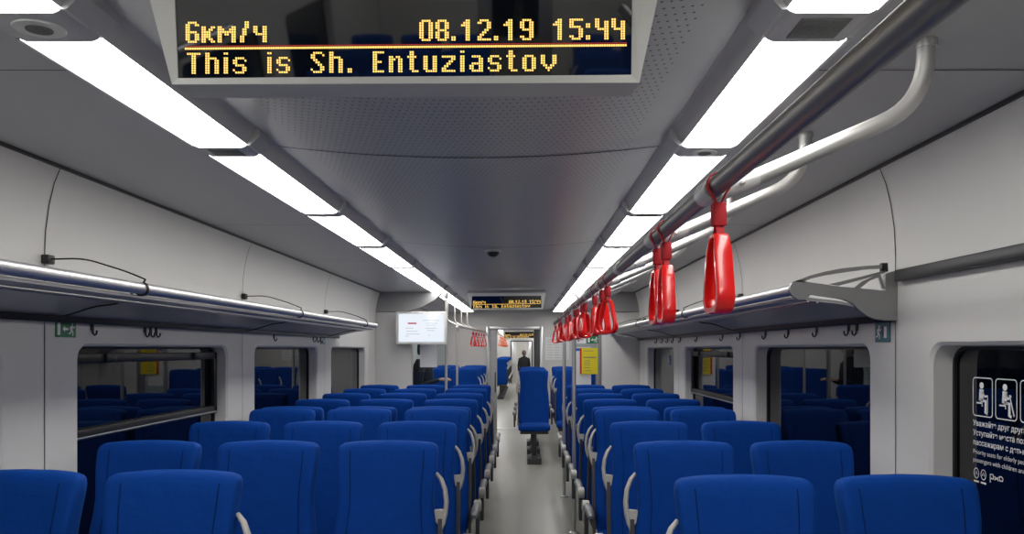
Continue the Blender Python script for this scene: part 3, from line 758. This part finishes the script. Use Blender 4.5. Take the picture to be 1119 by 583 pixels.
def make_display(label):
    t = thing('led_display', label, 'display', (0, 0, 0))
    D = 0.075; dz = D*math.tan(TILT)
    fo = [on_screen(*q) for q in ((190, 92.5), (698, 90.5), (726, -38), (156, -38))]
    fi = [on_screen(*q) for q in ((196, 85.6), (689.5, 82), (690.6, -13), (192, -13))]
    mb = MB()
    rs = [[(fo[0][0], 0.002, fo[0][1]), (fo[1][0], 0.002, fo[1][1]), (fo[1][0]-0.004, D, fo[1][1]-dz*0.9), (fo[0][0]+0.004, D, fo[0][1]-dz*0.9)],
          [(fo[3][0], 0.002, fo[3][1]), (fo[2][0], 0.002, fo[2][1]), (fo[2][0]-0.004, D, fo[2][1]+0.02), (fo[3][0]+0.004, D, fo[3][1]+0.02)]]
    hs = mb.rings(rs).build('housing', M['house'], t)
    mb = MB()
    ro = [mb.bm.verts.new((x, -0.008, z)) for x, z in fo]; ri = [mb.bm.verts.new((x, -0.006, z)) for x, z in fi]
    r3 = [mb.bm.verts.new((x, 0.001, z)) for x, z in fi]; r4 = [mb.bm.verts.new((x, 0.001, z)) for x, z in fo]
    for A, B in ((ro, ri), (ri, r3), (r4, ro)):
        for i in range(4): mb.bm.faces.new((A[i], A[(i+1) % 4], B[(i+1) % 4], B[i]))
    mb.build('bezel', M['bezel'], hs, smooth=False)
    scn = MB().prism([(x, -0.003, z) for x, z in fi], (0, 0.003, 0)).build('screen', M['screen'], t, smooth=False)
    mb = MB()
    def dot(u, v, s=0.74):
        cx, cz = on_screen(u, v, -0.0036); d = s*2.55*SC/2
        mb.quad((cx-d, -0.0036, cz-d), (cx+d, -0.0036, cz-d), (cx+d, -0.0036, cz+d), (cx-d, -0.0036, cz+d))
    for line, v0, tl in ((LINE1, 21.6, -0.008), (LINE2, 55.6, -0.008)):
        for ch, u0 in line:
            for r, row in enumerate(G[ch]):
                for c, k in enumerate(row):
                    if k == '#': dot(u0+1.3+c*2.53, v0+1.3+r*2.6+tl*(u0-441))
    for k in range(191): dot(203+k*2.53, 51.3-0.008*(203+k*2.53-441), 0.8)
    mb.build('led_text', M['led'], scn, smooth=False)
    a, za = on_screen(203, 50.7, -0.0036); b, zb = on_screen(685, 46.9, -0.0036)
    MB().quad((a, -0.0036, za-.0009), (b, -0.0036, zb-.0009), (b, -0.0036, zb+.0009), (a, -0.0036, za+.0009)).build('led_line', M['ledred'], scn, smooth=False)
    return t
d1 = make_display('large LED display hanging from the ceiling nearest the camera')
d1.location = D_POS; d1.rotation_euler = (TILT, ROLL, 0)
d2 = dup(d1, px(553.2, 336.5, 8.75), None, 'LED display on the ceiling at the far end of the coach above the aisle'); d2.rotation_euler = (TILT, 0, 0)
d3 = dup(d1, px(567, 369, 17.2), None, 'LED display seen through the door in the next coach'); d3.rotation_euler = (TILT, 0, 0); d3.scale = (0.82, 1, 1)
MB().box(-.3, -.26, .02, .06, .12, .56, .004).box(.26, .3, .02, .06, .12, .56, .004).build('hanger', M['darkgrey'], d3)

# ------------------------------------------------------------------ monitor on the left partition
t = thing('wall_monitor', 'white lit information monitor on the left partition', 'monitor', px(460.5, 376, 9.0))
hw, hh = 28*9.0/F, 36*9.0/F
MB().box(-hw, hw, 0.0, 0.06, 0, hh, 0.008).build('casing', M['bezel'], t)
sc = MB().box(-hw+.035, hw-.035, -0.003, 0.002, .03, hh-.03, 0.001).build('screen', M['tv'], t)
mr = MB()
for (x0, x1, z) in ((-.20, -.10, .20), (-.19, -.05, .16), (-.19, -.02, .125), (.05, .20, .26), (.06, .17, .235), (.05, .19, .20), (.07, .17, .17), (.09, .11, .11), (-.2, -.16, .10), (.02, .22, .295)):
    MB().quad((x0, -.0036, z), (x1, -.0036, z), (x1, -.0036, z+.007), (x0, -.0036, z+.007)).build('text_line', M['tvgrey'], sc, smooth=False)
mr.quad((-.17, -.0036, .253), (-.06, -.0036, .253), (-.06, -.0036, .272), (-.17, -.0036, .272)).build('red_bar', M['tvred'], sc, smooth=False)
MB().box(-.10, .10, 0.06, 0.198, .12, .28, 0.004).build('wall_mount', M['darkgrey'], t)

# ------------------------------------------------------------------ screens, signs, posters
# left draught screen between the partition and the pole
t = thing('glass_screen', 'glass draught screen under the wall monitor left of the pole', 'screen', (-1.22, 9.27, 0))
MB().box(-.215, .19, -.004, .004, 0.55, 2.0, .002).build('pane', M['clear'], t, smooth=False)
MB().box(-.215, .19, -.012, .012, 0.50, .55, .003).box(-.215, .19, -.012, .012, 2.0, 2.03, .003).box(-.2, -.17, -.012, .012, 0, .5, .003).box(.13, .16, -.012, .012, 0, .5, .003).build('frame', M['alu'], t)
def sheet(name, label, cat, u0, u1, v0, v1, y, m, group=None, th=0.003):
    a = px(u0, v1, y); b = px(u1, v0, y)
    t = thing(name, label, cat, ((a.x+b.x)/2, y, a.z), 0, group); hw = (b.x-a.x)/2; h = b.z-a.z
    MB().box(-hw, hw, 0, th, 0, h).build('sheet', m, t, smooth=False)
    return t, hw, h
def lines(t, m, rows, name='printed_lines', y=-0.0008):
    mb = MB()
    for x0, x1, z0, z1 in rows: mb.quad((x0, y, z0), (x1, y, z0), (x1, y, z1), (x0, y, z1))
    return mb.build(name, m, t, smooth=False)
sheet('paper_notice', 'pale paper notice hanging on the glass below the monitor', 'notice', 459, 477.5, 374, 401, 9.262, M['paper'])
# right screen: framed glass with stickers
t = thing('glass_screen', 'framed glass screen with stickers beside the right partition', 'screen', (0.80, 9.26, 0))
MB().box(-.155, .115, -.004, .004, 0.40, 1.98, .002).build('pane', M['clear'], t, smooth=False)
MB().box(.115, .185, -.03, .03, 0, 2.09, .006).box(-.185, -.155, -.02, .02, 0, 2.09, .005).box(-.155, .115, -.02, .02, 1.98, 2.09, .004).box(-.155, .115, -.02, .02, 0, .40, .004).build('frame', M['bracket'], t)
t, hw, h = sheet('exit_sign', 'green emergency exit sign on the right glass screen', 'sign', 641, 654, 367, 375, 9.225, M['green'])
mb = MB().box(-hw*0.78, -hw*0.45, -.002, 0, h*.15, h*.85)
mb.build('door_symbol', M['white'], t, smooth=False)
def runner(parent, ox, oz, s, m, y=-0.0015, name='running_figure'):
    mb = MB()
    def st(p, q, w):
        a, b = Vector((p[0], y, p[1])), Vector((q[0], y, q[1])); d = (b-a).normalized(); nn = Vector((-d.z, 0, d.x))*w/2
        f = lambda V: (ox+V.x*s, y, oz+V.z*s)
        mb.quad(f(a-nn), f(b-nn), f(b+nn), f(a+nn))
    mb.disc((ox+.05*s, y, oz+.88*s), .10*s, (0, -1, 0))
    for p, q_, w_ in (((0, .78), (-.08, .42), .17), ((-.08, .44), (.12, .25), .11), ((.12, .25), (.05, .0), .10), ((-.08, .44), (-.18, .2), .11), ((-.18, .2), (-.42, .16), .10), ((0, .72), (.22, .6), .08), ((.22, .6), (.34, .72), .07), ((-.02, .72), (-.24, .62), .08), ((-.24, .62), (-.28, .42), .07)): st(p, q_, w_)
    return mb.build(name, m, parent, smooth=False)
def arrow(parent, x0, x1, z, s, m, y=-0.0015):
    mb = MB(); d = 1 if x1 > x0 else -1
    mb.quad((x0, y, z-s*.18), (x1-d*s*.5, y, z-s*.18), (x1-d*s*.5, y, z+s*.18), (x0, y, z+s*.18))
    mb.bm.faces.new([mb.bm.verts.new(p) for p in ((x1, y, z), (x1-d*s*.6, y, z-s*.5), (x1-d*s*.6, y, z+s*.5))])
    return mb.build('arrow', m, parent, smooth=False)
arrow(t, hw*.35, -hw*.25, h*.5, h*.4, M['white']); runner(t, hw*.62, h*.1, h*.8, M['white'])
t, hw, h = sheet('rules_sign', 'white sign with a red stroke beside the green exit sign', 'sign', 629.5, 640.5, 367, 375, 9.225, M['white'])
lines(t, M['posterred'], [(-.01, .03, h*.45, h*.58)])
lines(t, M['ink'], [(-.045, -.02, h*.25, h*.6)], 'symbol')
t, hw, h = sheet('yellow_poster', 'yellow poster with a red edge on the right glass screen', 'poster', 633.5, 653, 380, 408.5, 9.222, M['yellow'])
lines(t, M['posterred'], [(-hw, -hw*.78, 0, h)], 'red_edge')
lines(t, M['ink'], [(-hw*.55, hw*.5, h*.88, h*.90), (-hw*.6, hw*.8, h*.62, h*.66), (-hw*.5, hw*.2, h*.5, h*.52), (-hw*.5, hw*.15, h*.42, h*.44), (-hw*.5, hw*.2, h*.34, h*.36), (-hw*.5, hw*.1, h*.24, h*.26), (-hw*.5, hw*.3, h*.12, h*.14)])
t, hw, h = sheet('white_notice', 'white printed notice behind the yellow poster', 'notice', 629.5, 646, 379, 421, 9.245, M['paper'])
lines(t, M['blue'], [(-hw, hw, h*.90, h*.97)], 'blue_band'); 
t, hw, h = sheet('wall_notice', 'white printed timetable sheet on the end wall right of the door', 'notice', 596, 622, 368, 393, YE-0.004, M['paper'])
lines(t, M['ink'], [(-hw*.85+hw*.6*c, -hw*.85+hw*.6*c+hw*.45, h*(.1+.11*r), h*(.1+.11*r)+.005) for r in range(8) for c in range(3)])
# signs on side walls
def wall_sign(x, sgn, y0, y1, z0, z1, m, name, label):
    t = thing(name, label, 'sign', (x-sgn*0.001, (y0+y1)/2, z0), math.pi/2*(-sgn if sgn < 0 else -1) if False else 0)
    t.rotation_euler = (0, 0, math.radians(90) if sgn < 0 else math.radians(-90))
    hw, h = abs(y1-y0)/2, z1-z0
    MB().box(-hw, hw, -0.003, 0, 0, h).build('sheet', m, t, smooth=False)
    return t, hw, h
t, hw, h = wall_sign(XL, -1, 2.915, 3.045, EYE+0.048, EYE+0.117, M['green'], 'exit_sign', 'green emergency exit sign on the left wall by the nearest window')
lines(t, M['white'], [(-hw*.86, -hw*.58, h*.14, h*.86)], 'door_symbol', -0.0036)
arrow(t, hw*.2, -hw*.35, h*.5, h*.35, M['white'], -0.0036); runner(t, hw*.6, h*.1, h*.8, M['white'], -0.0036)
t, hw, h = wall_sign(XR, 1, 2.89, 3.01, EYE+0.028, EYE+0.112, M['teal'], 'info_sign', 'teal information sign on the right wall under the rack end')
lines(t, M['white'], [(hw*.25, hw*.6, h*.2, h*.75)], 'symbol', -0.0036); runner(t, -hw*.45, h*.15, h*.7, M['white'], -0.0036)
lines(t, M['black'], [(-hw*.1, hw*.2, h*.35, h*.75)], 'dark_symbol', -0.0036)
t, hw, h = wall_sign(XL, -1, 6.70, 6.86, EYE+0.045, EYE+0.115, M['teal'], 'info_sign', 'small teal information sign on the left wall under the far rack end')
lines(t, M['white'], [(-hw*.5, -hw*.2, h*.2, h*.75), (hw*.2, hw*.6, h*.3, h*.6)], 'symbol', -0.0036)

# ------------------------------------------------------------------ white markings on the nearest right window
XG = XR+DEP-0.004
t = thing('priority_sticker', 'white priority seat pictograms and text on the nearest right window', 'sticker', (XG+0.0012, 2.51, EYE))
t.rotation_euler = (0, 0, math.radians(-90))      # local x runs towards the camera, local -y faces the aisle
def loc_uv(u, v):                                  # photo pixel on the glass plane -> local x, z
    y = XG*F/(u-U0); return (2.51-y), (V0-v)*y/F
def stroke(mb, pts, w, y=0.0, closed=False):
    P = [Vector((p[0], 0, p[1])) for p in pts]; k = len(P); L = []; R = []
    for i in range(k):
        a = P[(i-1) % k] if (closed or i > 0) else P[0]; b = P[(i+1) % k] if (closed or i < k-1) else P[-1]
        d = (b-a).normalized(); nn = Vector((-d.z, 0, d.x))*w/2
        L.append(mb.bm.verts.new((P[i].x+nn.x, y, P[i].z+nn.z))); R.append(mb.bm.verts.new((P[i].x-nn.x, y, P[i].z-nn.z)))
    for i in range(k if closed else k-1): mb.bm.faces.new((L[i], L[(i+1) % k], R[(i+1) % k], R[i]))
bx = []
xa, _ = loc_uv(1063, 412); xb, _ = loc_uv(1084, 412); zt = loc_uv(1063, 412)[1]; zbm = loc_uv(1063, 453)[1]
bw = xb-xa
for k in range(3):
    x0 = xa+k*bw*1.16
    mb = MB(); stroke(mb, rrect(x0, x0+bw, zbm, zt, bw*.12, 4), 0.0035, closed=True)
    f = mb.build('pictogram_frame', M['white'], t, smooth=False)
    H = zt-zbm; X = lambda a: x0+bw*a; Z = lambda a: zbm+H*a
    mb = MB(); mb.disc((X(.45), 0, Z(.80)), H*.085, (0, -1, 0), 14)
    stroke(mb, [(X(.45), Z(.70)), (X(.42), Z(.40))], bw*.22); stroke(mb, [(X(.40), Z(.42)), (X(.66), Z(.40)), (X(.66), Z(.10)), (X(.76), Z(.09))], bw*.12)
    if k == 0: stroke(mb, [(X(.47), Z(.64)), (X(.62), Z(.52)), (X(.76), Z(.54))], bw*.07); stroke(mb, [(X(.76), Z(.55)), (X(.76), Z(.10))], bw*.035)
    elif k == 1: stroke(mb, [(X(.47), Z(.64)), (X(.60), Z(.52)), (X(.74), Z(.60))], bw*.08); stroke(mb, [(X(.66), Z(.62)), (X(.88), Z(.10))], bw*.05)
    else: stroke(mb, [(X(.47), Z(.62)), (X(.66), Z(.55))], bw*.1); mb.disc((X(.70), 0, Z(.62)), H*.05, (0, -1, 0), 10)
    stroke(mb, [(X(.18), Z(.34)), (X(.48), Z(.34)), (X(.48), Z(.26))], bw*.05)
    mb.build('pictogram', M['white'], f, smooth=False)
def text_mesh(s, size, x, z, bold=0.0, parent=t, m='white', name='text_line'):
    cu = bpy.data.curves.new('txt', 'FONT'); cu.body = s; cu.size = size; cu.offset = bold
    o = bpy.data.objects.new('txt', cu); C.objects.link(o)
    dg = bpy.context.evaluated_depsgraph_get(); me = bpy.data.meshes.new_from_object(o.evaluated_get(dg))
    bpy.data.objects.remove(o); bpy.data.curves.remove(cu)
    for v in me.vertices: v.co = Vector((v.co.x+x, 0, v.co.y+z))
    me.materials.clear(); me.materials.append(M[m]); me.name = name
    q = bpy.data.objects.new(name, me); C.objects.link(q); q.parent = parent; return q
z0 = zbm
fs = 0.026
text_mesh('Уважайте друг друга.', fs, xa, z0-.035, 0.0004)
text_mesh('Уступайте места пожилым людям,', fs, xa, z0-.068, 0.0004)
text_mesh('пассажирам с детьми и беременным.', fs, xa, z0-.101, 0.0004)
text_mesh('Priority seats for elderly people, disabled,', fs*.86, xa, z0-.132)
text_mesh('passengers with children and pregnant women.', fs*.86, xa, z0-.160)
mb = MB()
for cx in (.018, .056):
    pts = [(xa+cx+.013*math.cos(a), z0-.198+.017*math.sin(a)) for a in [2*math.pi*i/16 for i in range(16)]]
    stroke(mb, pts, .003, closed=True); stroke(mb, [(xa+cx-.006, z0-.203), (xa+cx, z0-.190), (xa+cx+.006, z0-.203)], .003)
    stroke(mb, [(xa+cx-.014, z0-.226), (xa+cx+.014, z0-.226)], .006)
mb.build('round_symbol', M['white'], t, smooth=False)
mb = MB(); ox, oz = xa+.092, z0-.203
stroke(mb, [(ox, oz-.014), (ox, oz+.014), (ox+.014, oz+.014), (ox+.017, oz+.007), (ox+.014, oz), (ox+.003, oz)], .0042)
stroke(mb, [(ox+.021, oz+.010), (ox+.027, oz+.006), (ox+.036, oz+.006), (ox+.042, oz+.010)], .0042); stroke(mb, [(ox+.021, oz-.002), (ox+.027, oz+.003), (ox+.036, oz+.003), (ox+.042, oz-.002)], .0042)
stroke(mb, [(ox+.047, oz), (ox+.047, oz+.014), (ox+.058, oz+.014), (ox+.064, oz+.008), (ox+.062, oz+.001), (ox+.047, oz)], .0042)
mb.build('railway_logo', M['white'], t, smooth=False)
# faint symbols on two other windows
t2 = thing('window_sticker', 'small round blue sticker on the farthest right window', 'sticker', (XR+DEP-0.006, XR*F/(728-U0)+0.25, EYE-0.12)); t2.rotation_euler = (0, 0, math.radians(-90))
MB().box(-.04, .04, -.001, 0, -.05, .05).build('sheet', M['blue'], t2, smooth=False)
mb = MB(); stroke(mb, [(.022*math.cos(a), .022*math.sin(a)) for a in [2*math.pi*i/16 for i in range(16)]], .008, -.0015, True); mb.build('white_ring', M['white'], t2, smooth=False)

# ------------------------------------------------------------------ ceiling dome camera
t = thing('dome_camera', 'small dark dome camera in the middle of the ceiling', 'camera', (-0.235, 5.42, 2.361))
MB().lathe([(.062, 0.006), (.062, -.006), (.052, -.014)], n=24).build('base_ring', M['house'], t)
MB().lathe([(.048, -.012), (.044, -.028), (.032, -.042), (.014, -.049), (.002, -.050)], n=24).build('dome', M['black'], t)

# ------------------------------------------------------------------ people
def skin_body(name, parts, m, parent, sub=2):
    """parts: list of (points, radii, parent_point_key) ; edges connect; first point is root"""
    me = bpy.data.meshes.new(name); idx = {}; V = []; E = []; R = []
    for key, p, r, par in parts:
        idx[key] = len(V); V.append(p); R.append(r)
        if par is not None: E.append((idx[par], idx[key]))
    me.from_pydata(V, E, []); o = bpy.data.objects.new(name, me); C.objects.link(o)
    if parent: o.parent = parent
    md = o.modifiers.new('skin', 'SKIN')
    sv = me.skin_vertices[0].data if me.skin_vertices else None
    if sv is None:
        bm = bmesh.new(); bm.from_mesh(me); bm.verts.layers.skin.verify(); bm.to_mesh(me); bm.free(); sv = me.skin_vertices[0].data
    for i, r in enumerate(R): sv[i].radius = r if isinstance(r, tuple) else (r, r); sv[i].use_root = (i == 0)
    md.use_smooth_shade = True
    s2 = o.modifiers.new('sub', 'SUBSURF'); s2.levels = sub; s2.render_levels = sub
    me.materials.append(m)
    dg = bpy.context.evaluated_depsgraph_get(); nm = bpy.data.meshes.new_from_object(o.evaluated_get(dg))
    o.modifiers.clear(); o.data = nm; bpy.data.meshes.remove(me); nm.name = name
    return o
def arm_chain(s, sh, el, wr, fd, tag_):
    """shoulder->elbow->wrist->palm with five bent fingers; fd is the finger direction"""
    sh, el, wr, fd = Vector(sh), Vector(el), Vector(wr), Vector(fd).normalized()
    k = tag_; out = [(k+'sh', sh, .058, 'chest'), (k+'ua', sh.lerp(el, .5), .05, k+'sh'), (k+'el', el, .043, k+'ua'), (k+'fa', el.lerp(wr, .5), .040, k+'el'), (k+'wr', wr, .026, k+'fa')]
    pm = wr+fd*.055; out.append((k+'pm', pm, (.036, .017), k+'wr'))
    return out, pm, fd
def hand(parent, wr, fd, side, inward, m):
    wr, fd, inw = Vector(wr), Vector(fd).normalized(), Vector(inward).normalized()
    lat = fd.cross(inw).normalized()*side
    P = [('wr', wr-fd*.02, .024, None), ('pl', wr+fd*.035, (.033, .016), 'wr'), ('pm', wr+fd*.07, (.036, .014), 'pl')]
    for i, (off, ln) in enumerate(((.027, .068), (.009, .078), (-.009, .073), (-.027, .056))):
        b = wr+fd*.085+lat*off
        P.append(('a%d' % i, b, .0095, 'pm'))
        P.append(('b%d' % i, b+fd*ln*.5+inw*.010, .009, 'a%d' % i)); P.append(('c%d' % i, b+fd*ln*.85+inw*.032, .0078, 'b%d' % i))
    P.append(('t0', wr+fd*.04+lat*.036+inw*.006, .012, 'pl')); P.append(('t1', wr+fd*.07+lat*.055+inw*.018, .0095, 't0')); P.append(('t2', wr+fd*.092+lat*.058+inw*.03, .008, 't1'))
    return skin_body('hand', P, m, parent, 1)
def head(parent, c, yaw, hair_m):
    """egg head with nose, eyes, ears and mouth; faces local -y before yaw"""
    mb = MB(); rs = []; prof = [(-.118, .030), (-.112, .042), (-.095, .054), (-.07, .064), (-.03, .073), (.01, .077), (.05, .076), (.085, .062), (.105, .040), (.114, .015)]
    for z, r in prof:
        ring = []
        for q_ in range(24):
            a = 2*math.pi*q_/24; x, y = r*math.cos(a), r*1.22*math.sin(a)
            if y < 0 and abs(x) < .022 and -.045 < z < .02: y -= .02*(1-abs(x)/.022)*(1-abs(z+.03)/.05 if z > -.045 else 0)
            if z < -.09 and y > 0: y *= .6
            ring.append((x, y-0.008 if z < -.06 else y, z))
        rs.append(ring)
    mb.rings(rs)
    for sx in (-1, 1): mb.lathe([(.004, -.012), (.018, -.008), (.02, 0), (.012, .006)], (sx*.078, .01, -.02), 10, axis='x')
    h = mb.build('head', M['skin'], parent); h.location = c; h.rotation_euler = (0, 0, yaw)
    mb = MB()
    for sx in (-1, 1): mb.lathe([(.002, -.004), (.009, 0), (.002, .006)], (sx*.03, -.083, .0), 10, axis='y')
    mb.build('eyes', M['black'], h)
    MB().tube([(-.024, -.074, -.066), (0, -.082, -.068), (.024, -.074, -.066)], .0045, 6).build('mouth', M['posterred'], h)
    mb = MB(); rs = []
    for z, r, y0 in ((-.085, .066, .035), (-.05, .08, .025), (0, .086, .016), (.045, .088, .006), (.085, .074, .0), (.112, .048, .0), (.126, .012, .0)):
        ring = []
        for q_ in range(24):
            a = 2*math.pi*q_/24; y = r*1.2*math.sin(a)
            if z < .06 and y < 0: y *= 0.05
            ring.append((r*math.cos(a), y+y0*.6, z))
        rs.append(ring)
    mb.rings(rs).build('hair', hair_m, h)
    return h
# standing person in the next coach, back to us
t = thing('person', 'person in a long black coat standing in the aisle of the next coach', 'person', (-0.01, 27.0, 0), 0)
B = [('pel', (0, 0, .92), (.155, .12), None), ('bel', (0, 0, 1.08), (.15, .115), 'pel'), ('chest', (0, 0, 1.28), (.165, .115), 'bel'), ('nk', (0, 0, 1.42), .062, 'chest'), ('nk2', (0, -.0, 1.50), .05, 'nk')]
for s_, k in ((-1, 'l'), (1, 'r')):
    B += arm_chain(s_, (s_*.175, 0, 1.35), (s_*.23, .03, 1.08), (s_*.22, -.02, .84), (0, -.1, -1), k)[0][:-1]
    B += [(k+'hip', (s_*.09, 0, .84), .085, 'pel'), (k+'kn', (s_*.10, -.01, .48), .062, k+'hip'), (k+'ca', (s_*.10, .01, .30), .056, k+'kn'), (k+'an', (s_*.10, .01, .085), .042, k+'ca'), (k+'ft', (s_*.11, -.12, .045), .038, k+'an')]
skin_body('body', B, M['coat'], t)
rs = []
for z, a, b in ((.62, .22, .17), (.8, .205, .16), (1.0, .185, .145), (1.2, .195, .14), (1.36, .19, .125), (1.43, .12, .09)):
    rs.append([(a*math.cos(2*math.pi*i/24), b*math.sin(2*math.pi*i/24), z) for i in range(24)])
MB().rings(rs).build('coat', M['coat'], t)
for s_ in (-1, 1): hand(t, (s_*.22, -.02, .84), (0, -.1, -1), s_, (-s_, 0, 0), M['skin'])
head(t, (0, -.01, 1.585), math.pi, M['hair']); t.scale = (0.93, 0.93, 0.93); t.location.z = -0.006
# standing person beyond the left partition, side on, facing the aisle
t = thing('person', 'person in black jacket standing behind the glass below the monitor', 'person', (-1.40, 9.95, 0), 0)
B = [('pel', (0, 0, .94), (.13, .155), None), ('bel', (0.01, 0, 1.10), (.125, .15), 'pel'), ('chest', (0.0, 0, 1.30), (.135, .165), 'bel'), ('nk', (0.01, 0, 1.45), .062, 'chest'), ('nk2', (0.02, 0, 1.53), .05, 'nk')]
for s_, k in ((-1, 'l'), (1, 'r')):
    B += arm_chain(s_, (0, s_*.19, 1.38), (-.01, s_*.23, 1.12), (.24, s_*.12, 1.20), (1, -s_*.3, .1), k)[0][:-1]
    B += [(k+'hip', (0, s_*.09, .86), .088, 'pel'), (k+'kn', (.01, s_*.10, .49), .064, k+'hip'), (k+'ca', (-.01, s_*.10, .30), .057, k+'kn'), (k+'an', (-.02, s_*.10, .085), .042, k+'ca'), (k+'ft', (.11, s_*.11, .045), .038, k+'an')]
skin_body('body', B, M['coat'], t)
rs = []
for z, a, b in ((.72, .155, .20), (.9, .15, .19), (1.1, .145, .18), (1.28, .15, .195), (1.40, .13, .19), (1.48, .09, .10)):
    rs.append([(a*math.cos(2*math.pi*i/24), b*math.sin(2*math.pi*i/24), z) for i in range(24)])
MB().rings(rs).build('jacket', M['coat'], t)
for s_ in (-1, 1): hand(t, (.24, s_*.12, 1.20), (1, -s_*.3, .1), s_, (0, 0, -1), M['skin'])
head(t, (0.03, 0, 1.625), math.pi/2, M['coat'])
